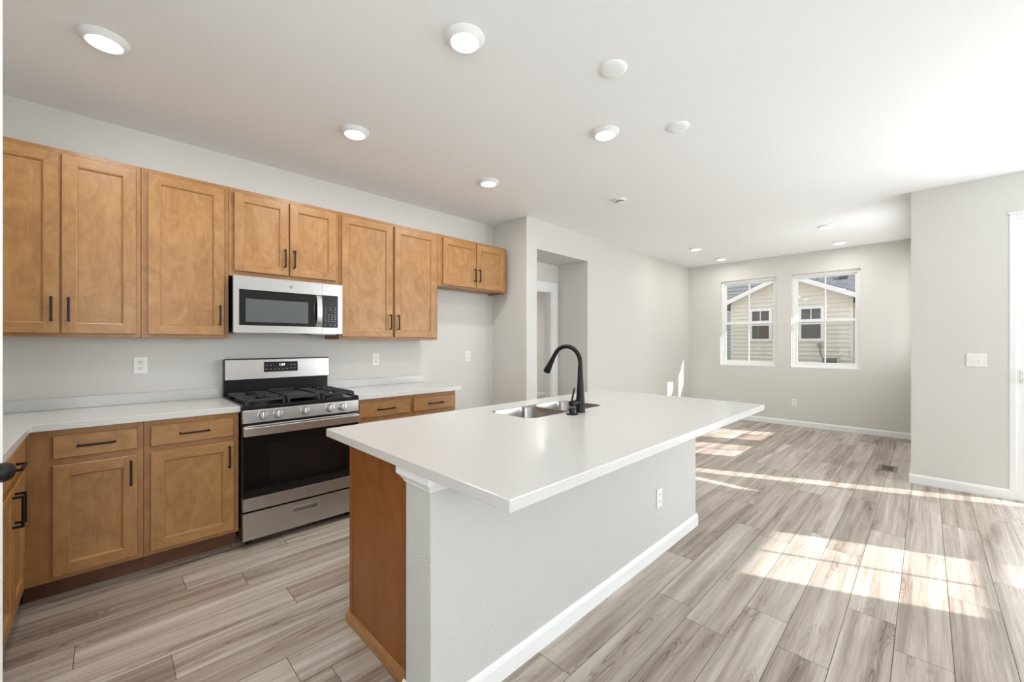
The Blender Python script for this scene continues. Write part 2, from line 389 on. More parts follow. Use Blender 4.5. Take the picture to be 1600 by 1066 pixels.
# windows -----------------------------------------------------------
def window(name, mtx, u0, u1, z0=WZ0, z1=WZ1, screen=None, grid=True):
    loc = mtx @ Vector(((u0+u1)/2, -0.09, z0))
    w = thing(name, None, None, loc, kind='structure')
    f = 0.042; a, c = -0.13, -0.055
    b = B(); b.box(u0, u0+f, a, c, z0, z1); b.box(u1-f, u1, a, c, z0, z1); b.box(u0+f, u1-f, a, c, z0, z0+f); b.box(u0+f, u1-f, a, c, z1-f, z1)
    b.done('window_frame', M['vinyl'], w, mtx, bevel=0.003)
    zm = (z0+z1)/2 - 0.005; s = 0.028; um = (u0+u1)/2
    for nm, za, zb, d0, d1 in (('upper_sash', zm-0.018, z1-f, -0.122, -0.098), ('lower_sash', z0+f, zm+0.022, -0.095, -0.068)):
        p, q = u0+f, u1-f; r = 0.040 if nm == 'lower_sash' else s
        b = B(); b.box(p, p+s, d0, d1, za, zb); b.box(q-s, q, d0, d1, za, zb); b.box(p+s, q-s, d0, d1, za, za+r); b.box(p+s, q-s, d0, d1, zb-r, zb)
        sash = b.done(nm, M['vinyl'], w, mtx, bevel=0.002)
        dm = (d0+d1)/2
        B().box(p+s, q-s, dm-0.002, dm+0.002, za+r, zb-r).done('glass', M['glass'], sash, mtx)
        if grid: B().box(um-0.009, um+0.009, dm-0.006, dm+0.006, za+r, zb-r).done('muntin', M['vinyl'], sash, mtx)
    if screen:
        B().quad([(u0+f, -0.128, z0+f), (u1-f, -0.128, z0+f), (u1-f, -0.128, zm), (u0+f, -0.128, zm)]).done('insect_screen', M[screen], w, mtx)
    b = B(); b.box(u0, u1, -0.055, 0.0, z0-0.0, z0+0.006)
    b.done('window_stool', M['trim'], w, mtx)
    return w
window('window_1', face('-x', 7.83), 1.735, 2.60, screen='screen')
window('window_2', face('-x', 7.83), 0.68, 1.53, screen='screen')
window('window_3', face('+y', 0.105), 5.78, 6.60)
window('window_4', face('+y', 0.105), 6.88, 7.74)
window('window_5', face('+y', -2.69), 4.02, 4.91, screen='densescreen')
window('fill_window_6', face('+y', -2.69), -1.40, 0.20)  # unseen window added as an opening for fill light
window('fill_window_7', face('+x', -3.0), -2.1, 0.6)  # unseen rear window added for the ceiling fill
struct(B().box(-4.0, 5.42, -6.3, -6.15, -0.1, 6.0), 'sun_block_wall', M['siding'])  # unseen wall added to keep direct sun off the added window

# sliding patio door in the right wall -------------------------------
d = thing('door_1', None, None, (5.47, -1.42, 0), kind='structure'); mt = face('-x', 5.41)
b = B(); b.box(-0.527, -0.489, -0.13, 0.004, 0, 2.40); b.box(-2.35, -2.312, -0.13, 0.004, 0, 2.40); b.box(-2.312, -0.527, -0.13, 0.004, 2.36, 2.40); b.box(-2.312, -0.527, -0.13, 0.0, 0, 0.03)
b.box(-2.36, -0.482, 0.0, 0.012, 2.40, 2.415)
b.done('door_frame', M['vinyl'], d, mt, bevel=0.003)
for nm, p, q, d0, d1 in (('sliding_panel', -1.45, -0.527, -0.055, -0.012), ('fixed_panel', -2.312, -1.40, -0.115, -0.072)):
    b = B(); b.box(p, p+0.075, d0, d1, 0.03, 2.36); b.box(q-0.075, q, d0, d1, 0.03, 2.36); b.box(p+0.075, q-0.075, d0, d1, 0.03, 0.13); b.box(p+0.075, q-0.075, d0, d1, 2.28, 2.36)
    pn = b.done(nm, M['vinyl'], d, mt, bevel=0.003)
    B().box(p+0.075, q-0.075, (d0+d1)/2-0.003, (d0+d1)/2+0.003, 0.13, 2.28).done('glass', M['glass'], pn, mt)
b = B(); b.box(-0.585, -0.548, -0.012, -0.004, 0.985, 1.10); b.box(-0.575, -0.556, -0.004, 0.03, 1.0, 1.015); b.box(-0.575, -0.556, -0.004, 0.03, 1.07, 1.085); b.box(-0.577, -0.554, 0.02, 0.034, 1.0, 1.085)
b.done('door_handle', M['plastic'], d, mt, bevel=0.003)
struct(B().box(6.0, 6.12, -5.2, -2.61, -0.1, 2.9), 'sun_block_patio', M['siding'])  # unseen wall added to cut the door's sunlight down to a strip

# pantry door standing open at the very left, its latch edge in view ---
edge = Vector((-0.2175, 1.902, 0)); ang = Vector((-0.56, -0.83, 0)).normalized(); nrm = Vector((0.83, -0.56, 0)).normalized()
dl = thing('door_2', None, None, edge + ang*0.76, kind='structure')
mt = Matrix(((ang.x, nrm.x, 0, edge.x), (ang.y, nrm.y, 0, edge.y), (0, 0, 1, 0), (0, 0, 0, 1)))
b = B(); b.box(0, 0.76, -0.035, 0, 0.008, 2.44)
b.done('door_slab', M['doorpaint'], dl, mt, bevel=0.002)
b = B(); b.lathe([(0.0, 0.0), (0.03, 0.0), (0.03, 0.006), (0.012, 0.010), (0.011, 0.026), (0.02, 0.032), (0.0265, 0.045), (0.0275, 0.054), (0.024, 0.064), (0.014, 0.071), (0, 0.073)], (0, 0, 0), 32, (0, 1, 0))
b.done('door_knob', M['black'], dl, mt @ Matrix.Translation((0.062, 0, 0.953)))

# ------------------------------------------------------------------ cabinets
FR = 0.056
def door_mesh(u0, u1, z0, z1, d0):
    """five-piece shaker door with a bevelled inner edge; its front stands 0.02 before d0."""
    b = B(); f = d0 + 0.020; w = FR; e = 0.003
    def ring(a, d): return [(u0+a, d, z0+a), (u1-a, d, z0+a), (u1-a, d, z1-a), (u0+a, d, z1-a)]
    def skirt(r0, r1, g=None):
        for i in range(4): b.quad([r0[i], r0[(i+1) % 4], r1[(i+1) % 4], r1[i]], 'x' if i in (0, 2) else 'z')
    skirt(ring(0, d0), ring(0, f-e)); skirt(ring(0, f-e), ring(e, f))
    b.quad([(u0+e, f, z0+e), (u0+w, f, z0+e), (u0+w, f, z1-e), (u0+e, f, z1-e)], 'z')
    b.quad([(u1-w, f, z0+e), (u1-e, f, z0+e), (u1-e, f, z1-e), (u1-w, f, z1-e)], 'z')
    b.quad([(u0+w, f, z0+e), (u1-w, f, z0+e), (u1-w, f, z0+w), (u0+w, f, z0+w)], 'x')
    b.quad([(u0+w, f, z1-w), (u1-w, f, z1-w), (u1-w, f, z1-e), (u0+w, f, z1-e)], 'x')
    skirt(ring(w, f), ring(w+0.007, f-0.004)); skirt(ring(w+0.007, f-0.004), ring(w+0.010, f-0.011))
    b.quad(ring(w+0.010, f-0.011), 'z'); b.quad(ring(0, d0)[::-1], 'z')
    return b
def drawer_mesh(u0, u1, z0, z1, d0):
    b = B(); f = d0 + 0.020; e = 0.005
    def ring(a, d): return [(u0+a, d, z0+a), (u1-a, d, z0+a), (u1-a, d, z1-a), (u0+a, d, z1-a)]
    off = (random.uniform(0, 20), random.uniform(0, 20))
    for r0, r1 in ((ring(0, d0), ring(0, f-e)), (ring(0, f-e), ring(e, f))):
        for i in range(4): b.quad([r0[i], r0[(i+1) % 4], r1[(i+1) % 4], r1[i]], 'x')
    b.quad(ring(e, f), 'x'); b.quad(ring(0, d0)[::-1], 'x'); return b
def pull(parent, mtx, u, z, vert, d0, L=0.135):
    b = B(); t = 0.0052; h = L/2
    if vert:
        b.box(u-t, u+t, d0+0.024, d0+0.034, z-h, z+h)
        for s in (-1, 1): b.box(u-t, u+t, d0, d0+0.028, z+s*(h-0.005)-0.005, z+s*(h-0.005)+0.005)
    else:
        b.box(u-h, u+h, d0+0.024, d0+0.034, z-t, z+t)
        for s in (-1, 1): b.box(u+s*(h-0.005)-0.005, u+s*(h-0.005)+0.005, d0, d0+0.028, z-t, z+t)
    return b.done('handle', M['black'], parent, mtx, bevel=0.0012)

def cabinet(name, label, mtx, u0, u1, z0, z1, depth, doors=(), drawers=(), toe=False, group=None, stiles=True):
    loc = mtx @ Vector(((u0+u1)/2, depth/2, 0 if toe else z0))
    c = thing(name, label, 'cabinet', loc, group)
    g = 0.0008; b = B()
    b.box(u0+g, u1-g, 0.002, depth-0.019, z0 + (0 if toe else 0.014), z1, 'z')
    b.box(u0+g, u1-g, depth-0.019, depth, z0, z1, 'z')
    if not toe:
        b.box(u0+g, u0+0.014, 0.002, depth-0.019, z0, z0+0.014, 'y'); b.box(u1-0.014, u1-g, 0.002, depth-0.019, z0, z0+0.014, 'y')
    b.done('body', M['mapleb'], c, mtx, bevel=0.0015, seg=1)
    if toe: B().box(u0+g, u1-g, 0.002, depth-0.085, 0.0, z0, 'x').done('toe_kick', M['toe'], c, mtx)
    for (p, q, za, zb, side, hz) in doors:
        dr = door_mesh(p, q, za, zb, depth).done('door', M['maple'], c, mtx)
        if side: pull(dr, mtx, (p + 0.028 if side == 'l' else q - 0.028), hz, True, depth+0.020)
    for (p, q, za, zb) in drawers:
        dr = drawer_mesh(p, q, za, zb, depth).done('drawer', M['maple'], c, mtx)
        pull(dr, mtx, (p+q)/2, (za+zb)/2, False, depth+0.020, 0.145)
    return c
KW = face('-y', 3.735); UD = 0.305; GU = 'maple wall cabinets along the kitchen wall'; GB = 'maple base cabinets'
UB, UT = 1.352, 2.412
cabinet('wall_cabinet', 'tall two-door maple wall cabinet ending the row nearest the black door knob', KW, -0.53, 0.148, UB, UT, UD,
        [(-0.503, -0.193, 1.373, 2.384, 'r', 1.508), (-0.184, 0.126, 1.373, 2.384, 'l', 1.508)], group=GU)
cabinet('wall_cabinet', 'maple wall cabinet with one tall door, directly beside the microwave', KW, 0.148, 0.603, UB, UT, UD,
        [(0.179, 0.576, 1.373, 2.384, 'r', 1.508)], group=GU)
cabinet('wall_cabinet', 'short two-door maple wall cabinet above the microwave', KW, 0.603, 1.367, 1.792, UT, UD,
        [(0.633, 0.982, 1.829, 2.384, 'r', 1.956), (0.990, 1.339, 1.829, 2.384, 'l', 1.956)], group=GU)
cabinet('wall_cabinet', 'tall two-door maple wall cabinet between the microwave and the short fridge cabinet', KW, 1.367, 2.342, UB, UT, UD,
        [(1.386, 1.846, 1.373, 2.384, 'r', 1.508), (1.868, 2.318, 1.373, 2.384, 'l', 1.508)], group=GU)
cabinet('wall_cabinet', 'small two-door maple cabinet hung high over the empty fridge space', KW, 2.342, 3.297, 1.894, UT, UD,
        [(2.401, 2.828, 1.911, 2.384, 'r', 2.045), (2.838, 3.245, 1.911, 2.384, 'l', 2.045)], group=GU)
BD = 0.615; BT = 0.876
cabinet('base_cabinet', 'maple base cabinet in the counter corner with a reddish drawer and one door', KW, -0.305, 0.146, 0.105, BT, BD,
        [(-0.199, 0.120, 0.130, 0.694, 'r', 0.600)], [(-0.199, 0.120, 0.727, 0.845)], True, GB)
cabinet('base_cabinet', 'maple base cabinet with one drawer and one door touching the stove', KW, 0.146, 0.603, 0.105, BT, BD,
        [(0.174, 0.575, 0.130, 0.694, 'r', 0.600)], [(0.174, 0.575, 0.727, 0.845)], True, GB)
cabinet('base_cabinet', 'maple base cabinet with two drawers side by side beyond the stove', KW, 1.372, 2.332, 0.105, BT, BD,
        [(1.391, 1.840, 0.130, 0.694, 'r', 0.600), (1.877, 2.313, 0.130, 0.694, 'l', 0.600)], [(1.391, 1.840, 0.727, 0.845), (1.877, 2.313, 0.727, 0.845)], True, GB)
cabinet('base_cabinet', 'maple base cabinet seen edge on beside the black door knob, two doors under one drawer', face('+x', -0.93), 2.34, 3.118, 0.105, BT, 0.625,
        [(2.37, 2.733, 0.130, 0.694, 'r', 0.60), (2.745, 3.095, 0.130, 0.694, 'l', 0.60)], [(2.37, 3.095, 0.727, 0.845)], True, GB)

# countertops with backsplash ---------------------------------------
ct = thing('countertop', 'white quartz countertop turning the corner, between the stove and the pantry door', 'countertop', (-0.2, 3.4, BT))
B().prism([(-0.928, 2.325), (-0.268, 2.325), (-0.268, 3.083), (0.606, 3.083), (0.606, 3.733), (-0.928, 3.733)], 'z', BT+0.001, 0.914).done('slab', M['quartz'], ct, bevel=0.003)
b = B(); b.box(-0.928, 0.600, 3.714, 3.733, 0.914, 0.984); b.box(-0.928, -0.909, 2.325, 3.714, 0.914, 0.984)
b.done('backsplash', M['quartz'], ct, bevel=0.002)
ct = thing('countertop', 'short white quartz countertop over the two drawers beyond the stove', 'countertop', (1.87, 3.4, BT))
B().box(1.371, 2.375, 3.083, 3.733, BT+0.001, 0.914).done('slab', M['quartz'], ct, bevel=0.003)
B().box(1.375, 2.362, 3.714, 3.733, 0.914, 0.984).done('backsplash', M['quartz'], ct, bevel=0.002)

# ------------------------------------------------------------------ kitchen island
IT, IU = 0.914, 0.878
SINK = (1.600, 2.318, 1.480, 1.835)      # opening in the slab
def rrect(x0, x1, y0, y1, r, n=7):
    pts = []
    for cx, cy, a0 in ((x1-r, y1-r, 0), (x0+r, y1-r, pi/2), (x0+r, y0+r, pi), (x1-r, y0+r, 1.5*pi)):
        for k in range(n+1): a = a0 + pi/2*k/n; pts.append((cx + r*math.cos(a), cy + r*math.sin(a)))
    return pts
def slab_with_hole(outer, hole, z0, z1):
    b = B(); bm = b.bm; rows = []
    for z in (z1, z0):
        o = [bm.verts.new((x, y, z)) for x, y in outer]; h = [bm.verts.new((x, y, z)) for x, y in hole]
        es = [bm.edges.new((L[i], L[(i+1) % len(L)])) for L in (o, h) for i in range(len(L))]
        bmesh.ops.triangle_fill(bm, use_beauty=True, use_dissolve=False, edges=es); rows.append((o, h))
    for L0, L1 in zip(rows[0], rows[1]):
        for i in range(len(L0)): bm.faces.new([L0[i], L0[(i+1) % len(L0)], L1[(i+1) % len(L0)], L1[i]])
    return b
o = slab_with_hole([(0.733, 0.750), (3.077, 0.750), (3.077, 1.990), (0.733, 1.990)], rrect(*SINK, 0.075), IU, IT).done('island_countertop', M['quartz'], bevel=0.003)
tag(o, 'large white quartz countertop of the island, around the sink', 'countertop')

isl = thing('kitchen_island', 'kitchen island with a white textured wall side and a maple end panel', 'kitchen island', (1.9, 1.5, 0))
B().box(0.775, 3.030, 1.175, 1.337, 0, IU).done('half_wall', M['drywall'], isl, bevel=0.004, label='white textured half wall')
b = B(); b.box(0.832, 3.025, 1.339, 1.355, 0.105, IU); b.box(0.832, 0.85, 1.355, 1.90, 0.0, IU); b.box(3.007, 3.025, 1.355, 1.90, 0, IU)
b.box(0.85, 3.007, 1.355, 1.88, 0.105, 0.123); b.box(0.85, 3.007, 1.862, 1.90, 0.105, IU); b.box(0.85, 3.007, 1.82, 1.838, 0, 0.105)
b.done('cabinet_body', M['mapleb'], isl, label='maple cabinet body')
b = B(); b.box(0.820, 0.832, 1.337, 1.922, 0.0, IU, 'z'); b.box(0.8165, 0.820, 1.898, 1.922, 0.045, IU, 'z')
b.done('end_panel', M['maple_shade'], isl, label='honey maple end panel with shade in its color')
sh = B(); prof = [(0.820, 0.0), (0.803, 0.0), (0.803, 0.030), (0.808, 0.041), (0.820, 0.046)]
sh.prism([(p[0], p[1]) for p in prof], 'y', 1.351, 1.936, 'y'); sh.done('shoe_molding', M['mapleb'], isl)
b = B()
b.prism(base_prof(), 'x', 0.762, 3.043); b.bm.transform(face('-y', 1.175))
c2 = B(); c2.prism(base_prof(), 'x', 1.1755, 1.349); c2.bm.transform(face('-x', 0.775))
c3 = B(); c3.prism(base_prof(), 'x', 1.1755, 1.337); c3.bm.transform(face('+x', 3.030))
for c in (c2, c3):
    tmp = bpy.data.meshes.new('t'); c.bm.to_mesh(tmp); b.bm.from_mesh(tmp); bpy.data.meshes.remove(tmp)
b.done('baseboard', M['trim'], isl, label='white baseboard')
# crown under the slab, wrapped round the end of the half wall
crown = [(0.0, 0.812), (0.003, 0.812), (0.006, 0.820), (0.013, 0.830), (0.022, 0.840), (0.026, 0.846), (0.026, 0.877), (0.0, 0.877)]
b = B(); bm = b.bm
path = [((0.905, 1.175), (0, -1)), ((0.775, 1.175), (-1, -1)), ((0.775, 1.337), (-1, 1)), ((0.819, 1.337), (0, 1))]
rows = [[bm.verts.new((p[0] + q[0]*r, p[1] + q[1]*r, z)) for r, z in crown] for p, q in path]
for r0, r1 in zip(rows, rows[1:]):
    for i in range(len(crown)): bm.faces.new([r0[i], r0[(i+1) % len(crown)], r1[(i+1) % len(crown)], r1[i]])
bm.faces.new(rows[0]); bm.faces.new(rows[-1][::-1])
b.done('crown_molding', M['trim'], isl, label='white crown molding')

# sink ----------------------------------------------------------------
sk = thing('sink', 'stainless steel double bowl sink set into the island', 'sink', (1.96, 1.66, 0.68))
def bowl(x0, x1, y0, y1, zt, depth, name):
    b = B(); bm = b.bm; n = 7; rows = []
    for ins, z, r in ((0, zt, 0.07), (0.004, zt-0.012, 0.07), (0.010, zt-depth+0.04, 0.065), (0.022, zt-depth+0.012, 0.055), (0.045, zt-depth, 0.04)):
        rows.append([bm.verts.new((x, y, z)) for x, y in rrect(x0+ins, x1-ins, y0+ins, y1-ins, r, n)])
    for a, c in zip(rows, rows[1:]):
        for i in range(len(a)): bm.faces.new([a[i], a[(i+1) % len(a)], c[(i+1) % len(a)], c[i]])
    bm.faces.new(rows[-1]); b.smooth = True
    o = b.done(name, M['sinksteel'], sk)
    d = B(); cx, cy = (x0+x1)/2, (y0+y1)/2 + 0.03
    d.lathe([(0.0, 0.0), (0.026, 0.0), (0.030, 0.004), (0.042, 0.004), (0.044, 0.0012)], (cx, cy, zt-depth), 28); d.done('drain', M['chrome'], o)
bowl(1.603, 1.950, 1.483, 1.832, 0.910, 0.22, 'bowl'); bowl(1.968, 2.315, 1.483, 1.832, 0.910, 0.22, 'bowl')
b = B()                                              # bridge between the bowls
b.prism([(1.949, 0.900), (1.970, 0.900), (1.970, 0.9095), (1.949, 0.9095)], 'y', 1.486, 1.829)
b.done('divider', M['sinksteel'], sk, bevel=0.003)

# faucet ---------------------------------------------------------------
fx, fy = 1.963, 1.420
fa = thing('faucet', 'tall matte black gooseneck faucet beside the island sink', 'faucet', (fx, fy, IT))
B().lathe([(0, 0), (0.0285, 0), (0.0285, 0.004), (0.0265, 0.03), (0.0245, 0.075), (0.0205, 0.13), (0.0165, 0.20), (0.0140, 0.27), (0.0, 0.27)], (fx, fy, IT), 36).done('body', M['black'], fa)
pts = [(fx, fy, IT+0.26), (fx, fy, 1.200)] + [(fx, 1.522 - 0.102*math.cos(t), 1.198 + 0.100*math.sin(t)) for t in [math.radians(5 + 145*k/16) for k in range(17)]]
pts.append((fx, 1.627, 1.222))
B().tube(pts, 0.0128, 20).done('spout', M['black'], fa)
h0 = Vector((fx, 1.625, 1.226)); h1 = Vector((fx, 1.678, 1.138)); pt = [h0.lerp(h1, t) for t in (0, 0.08, 0.3, 0.75, 0.97, 1.0)]
B().tube(pt, [0.0130, 0.0145, 0.0155, 0.0205, 0.0225, 0.0210], 24).done('spray_head', M['black'], fa)
b = B(); b.tube([(fx-0.018, fy, 0.974), (fx-0.092, fy-0.002, 0.974), (fx-0.095, fy-0.002, 0.974)], [0.0165, 0.0165, 0.0140], 24)
hub = b.done('handle_hub', M['black'], fa)
B().tube([(fx-0.084, fy-0.002, 0.985), (fx-0.064, fy-0.004, 1.060)], [0.0056, 0.0050], 12).done('lever', M['black'], hub)
hc = thing('deck_fitting', 'low round black deck fitting beside the faucet on the island', 'sink accessory', (1.868, 1.408, IT))
B().lathe([(0, 0), (0.034, 0), (0.034, 0.004), (0.030, 0.007), (0, 0.007)], (1.868, 1.408, IT), 32).done('base_plate', M['black'], hc)
B().lathe([(0, 0.006), (0.016, 0.006), (0.016, 0.024), (0.019, 0.026), (0.019, 0.034), (0.015, 0.037), (0, 0.037)], (1.868, 1.408, IT), 28).done('cap', M['black'], hc)

# ------------------------------------------------------------------ range
def emblem(parent, x, y, z, r):
    """round monogram badge facing -y."""
    b = B(); b.lathe([(0, 0), (r, 0), (r, 0.0012), (r*0.86, 0.0018), (0, 0.0012)], (x, y, z), 32, (0, -1, 0))
    e = b.done('emblem', M['emblem'], parent)
    c = B(); n = 40
    c.tube([(x + 0.9*r*math.cos(2*pi*k/n), y-0.0018, z + 0.9*r*math.sin(2*pi*k/n)) for k in range(n+1)], r*0.05, 6, False)
    for a in range(4):
        t = pi/4 + a*pi/2; cx, cz = x + 0.66*r*math.cos(t), z + 0.66*r*math.sin(t)
        c.tube([(cx + 0.16*r*math.cos(q), y-0.0016, cz + 0.16*r*math.sin(q)) for q in [t + 0.4 + 4.4*k/10 for k in range(11)]], r*0.045, 6)
    c.done('emblem_ring', M['chrome'], e)
    text_mesh('GE', 'monogram', r*0.85, Matrix.Translation((x, y-0.002, z)) @ UP, M['chrome'], e)

rg = thing('gas_range', 'stainless steel gas range with five knobs between the base cabinets', 'range', (0.988, 3.38, 0))
rx0, rx1 = 0.610, 1.366
b = B(); b.box(rx0, rx1, 3.095, 3.725, 0.045, 0.905)
for x in (rx0+0.05, rx1-0.05):
    for y in (3.14, 3.66): b.box(x-0.018, x+0.018, y-0.018, y+0.018, 0, 0.05)
b.done('body', M['enamel'], rg, bevel=0.003)
# cooktop: shallow black pan with a raised lip
b = B(); b.box(rx0-0.001, rx1+0.001, 3.050, 3.66, 0.886, 0.912); b.box(rx0-0.001, rx0+0.012, 3.05, 3.66, 0.912, 0.920); b.box(rx1-0.012, rx1+0.001, 3.05, 3.66, 0.912, 0.920)
b.done('cooktop', M['enamel'], rg, bevel=0.004)
# control panel, slightly sloped
b = B(); b.prism([(3.094, 0.802), (3.046, 0.802), (3.052, 0.886), (3.094, 0.886)], 'x', rx0, rx1); cp = b.done('control_panel', M['steel'], rg, bevel=0.004)
for kx in (0.724, 0.814, 0.983, 1.153, 1.242):
    up = Vector((0, -1, 0.07)); c0 = Vector((kx, 3.050, 0.847))
    k = B(); k.lathe([(0, 0), (0.029, 0), (0.0295, 0.006), (0.027, 0.012), (0.0245, 0.026), (0.022, 0.029), (0, 0.030)], c0, 32, up)
    kn = k.done('knob', M['chrome'], rg)
    B().box(kx-0.0045, kx+0.0045, 3.011, 3.024, 0.828, 0.872).done('grip', M['chrome'], kn, bevel=0.002)
# oven door
b = B(); b.box(rx0+0.002, rx1-0.002, 3.054, 3.093, 0.318, 0.788); od = b.done('oven_door', M['blackglass'], rg, bevel=0.003)
b = B(); b.box(rx0+0.002, rx1-0.002, 3.050, 3.093, 0.238, 0.318); bd = b.done('door_trim', M['steel'], od, bevel=0.002)
B().box(0.76, 1.215, 3.0528, 3.0540, 0.40, 0.655).done('window', mat('oven_window', (0.010, 0.009, 0.009, 1), 0.08), od)
b = B()
b.box(rx0+0.002, rx1-0.002, 3.020, 3.036, 0.722, 0.777); b.box(rx0+0.002, rx0+0.03, 3.036, 3.056, 0.722, 0.788); b.box(rx1-0.03, rx1-0.002, 3.036, 3.056, 0.722, 0.788)
b.box(rx0+0.002, rx1-0.002, 3.036, 3.056, 0.777, 0.788)
b.done('handle', M['chrome'], od, bevel=0.004)
for x0, x1 in ((0.72, 0.775), (0.80, 0.925), (0.945, 1.075), (1.10, 1.16)):
    B().box(x0, x1, 3.026, 3.050, 0.7765, 0.7775+0.0005).done('vent_slot', M['slot'], od)
emblem(od, 0.988, 3.050, 0.279, 0.017)
# storage drawer with a recessed pull
b = B(); zz = (0.052, 0.155, 0.192, 0.226); xx = (rx0+0.002, 0.905, 1.070, rx1-0.002)
for i in range(3):
    for j in range(3):
        if (i, j) != (1, 1): b.box(xx[i], xx[i+1], 3.050, 3.093, zz[j], zz[j+1])
bmesh.ops.remove_doubles(b.bm, verts=b.bm.verts[:], dist=0.0001)
dw = b.done('storage_drawer', M['steel'], rg)
b = B(); b.quad([(0.905, 3.051, 0.155), (1.07, 3.051, 0.155), (1.07, 3.080, 0.170), (0.905, 3.080, 0.170)]); b.quad([(0.905, 3.080, 0.170), (1.07, 3.080, 0.170), (1.07, 3.078, 0.192), (0.905, 3.078, 0.192)])
b.box(0.900, 1.075, 3.047, 3.0505, 0.150, 0.156); b.box(0.900, 1.075, 3.047, 3.0505, 0.191, 0.197); b.box(0.900, 0.906, 3.047, 3.0505, 0.15, 0.197); b.box(1.069, 1.075, 3.047, 3.0505, 0.15, 0.197)
b.done('recessed_pull', M['chrome'], dw)
# backguard
b = B(); b.box(rx0+0.004, rx1-0.002, 3.665, 3.728, 0.905, 1.196); bgd = b.done('backguard', M['enamel'], rg, bevel=0.006)
b = B(); b.prism([(3.664, 1.036), (3.646, 1.040), (3.652, 1.190), (3.660, 1.200), (3.668, 1.201)], 'x', rx0+0.008, rx1+0.004)
b.done('steel_panel', M['steel'], bgd, bevel=0.003)
def tilt(x, z): return Matrix.Translation((x, 3.6475 + (z-1.04)*0.04 - 0.0012, z)) @ Matrix.Rotation(-0.04, 4, 'X')
b = B(); b.box(-0.123, 0.123, -0.002, 0.002, -0.040, 0.040); ds = b.done('display', M['blackglass'], bgd, tilt(0.995, 1.131), bevel=0.004)
text_mesh('1:09', 'clock_digits', 0.026, tilt(1.0, 1.146) @ Matrix.Translation((0, -0.003, 0)) @ UP, M['digits'], ds)
for x, z in [(-0.105, 0.012), (-0.075, 0.012), (0.075, 0.012), (0.1, 0.012), (-0.105, -0.018), (-0.075, -0.018), (-0.045, -0.018), (-0.015, -0.018), (0.01, -0.018), (0.04, -0.018), (0.075, -0.014), (0.1, -0.014)]:
    B().box(x-0.006, x+0.006, -0.0032, -0.002, z-0.0022, z+0.0022).done('button', M['print'], ds, tilt(0.995, 1.131))
# burners and grates
for bx, by, br in ((0.735, 3.20, 0.045), (0.735, 3.49, 0.038), (1.24, 3.20, 0.05), (1.24, 3.49, 0.036)):
    k = B(); k.lathe([(0, 0), (br+0.012, 0), (br+0.012, 0.006), (br, 0.010), (br, 0.018), (br-0.006, 0.022), (0, 0.023)], (bx, by, 0.912), 32)
    k.done('burner', M['iron'], rg)
def grate(x0, x1, y0=3.085, y1=3.635):
    b = B(); zt, t = 0.950, 0.007
    for y in (y0, y1-0.014, (y0+y1)/2-0.007): b.box(x0, x1, y, y+0.014, zt-0.016, zt)
    for x in (x0, x1-0.014): b.box(x, x+0.014, y0, y1, zt-0.016, zt)
    cx = (x0+x1)/2
    for cy in ((y0*0.74+y1*0.26), (y0*0.26+y1*0.74)):
        b.box(x0, cx-0.03, cy-0.006, cy+0.006, zt-0.012, zt+0.004); b.box(cx+0.03, x1, cy-0.006, cy+0.006, zt-0.012, zt+0.004)
        b.box(cx-0.006, cx+0.006, cy-0.13, cy-0.03, zt-0.012, zt+0.004); b.box(cx-0.006, cx+0.006, cy+0.03, cy+0.13, zt-0.012, zt+0.004)
        for s in (-1, 1):
            b.box(x0, x0+0.07, cy+s*0.062-0.005, cy+s*0.062+0.005, zt-0.012, zt+0.003); b.box(x1-0.07, x1, cy+s*0.062-0.005, cy+s*0.062+0.005, zt-0.012, zt+0.003)
    for x in (x0+0.007, x1-0.007):
        for y in (y0+0.007, (y0+y1)/2, y1-0.007): b.box(x-0.008, x+0.008, y-0.008, y+0.008, 0.911, zt-0.01)
    for k in range(12):
        y = y0 + 0.03 + k*(y1-y0-0.06)/11
        for x in (x0+0.004, x1-0.014): b.box(x, x+0.010, y-0.006, y+0.006, zt-0.002, zt+0.005)
    return b.done('grate', M['iron'], rg, bevel=0.0025)
grate(0.632, 0.866); grate(1.112, 1.346)
b = B(); zt = 0.952
b.box(0.884, 1.094, 3.105, 3.62, zt-0.016, zt-0.006)
for q in ((0.880, 0.892, 3.095, 3.63), (1.086, 1.098, 3.095, 3.63)): b.box(*q, zt-0.02, zt+0.006)
for q in ((0.892, 1.086, 3.095, 3.107), (0.892, 1.086, 3.618, 3.63)): b.box(*q, zt-0.02, zt+0.006)
for x in (0.890, 1.088):
    for y in (3.10, 3.62): b.box(x-0.009, x+0.009, y-0.009, y+0.009, 0.911, zt-0.016)
b.done('griddle', M['iron'], rg, bevel=0.003)

# ------------------------------------------------------------------ microwave
mw = thing('microwave', 'stainless steel over-the-range microwave hung under the short cabinet', 'microwave', (0.985, 3.55, 1.39))
mx0, mx1, mz0, mz1 = 0.613, 1.357, 1.392, 1.786
b = B(); b.box(mx0+0.004, mx1-0.004, 3.362, 3.733, mz0+0.004, mz1-0.002); body = b.done('body', M['enamel'], mw, bevel=0.003)
def frame4(b, x0, x1, z0, z1, a0, a1, c0, c1, y0, y1):
    b.box(x0, a0, y0, y1, z0, z1); b.box(a1, x1, y0, y1, z0, z1); b.box(a0, a1, y0, y1, z0, c0); b.box(a0, a1, y0, y1, c1, z1)
b = B(); frame4(b, mx0, 1.198, mz0, mz1, 0.646, 1.1975, 1.443, 1.694, 3.335, 3.362); dd = b.done('door', M['steel'], mw)
B().box(0.646, 1.1975, 3.338, 3.360, 1.443, 1.694).done('door_glass', M['blackglass'], dd, bevel=0.002)
B().box(0.686, 1.096, 3.3365, 3.3380, 1.468, 1.630).done('window', M['mwglass'], dd)
b = B()
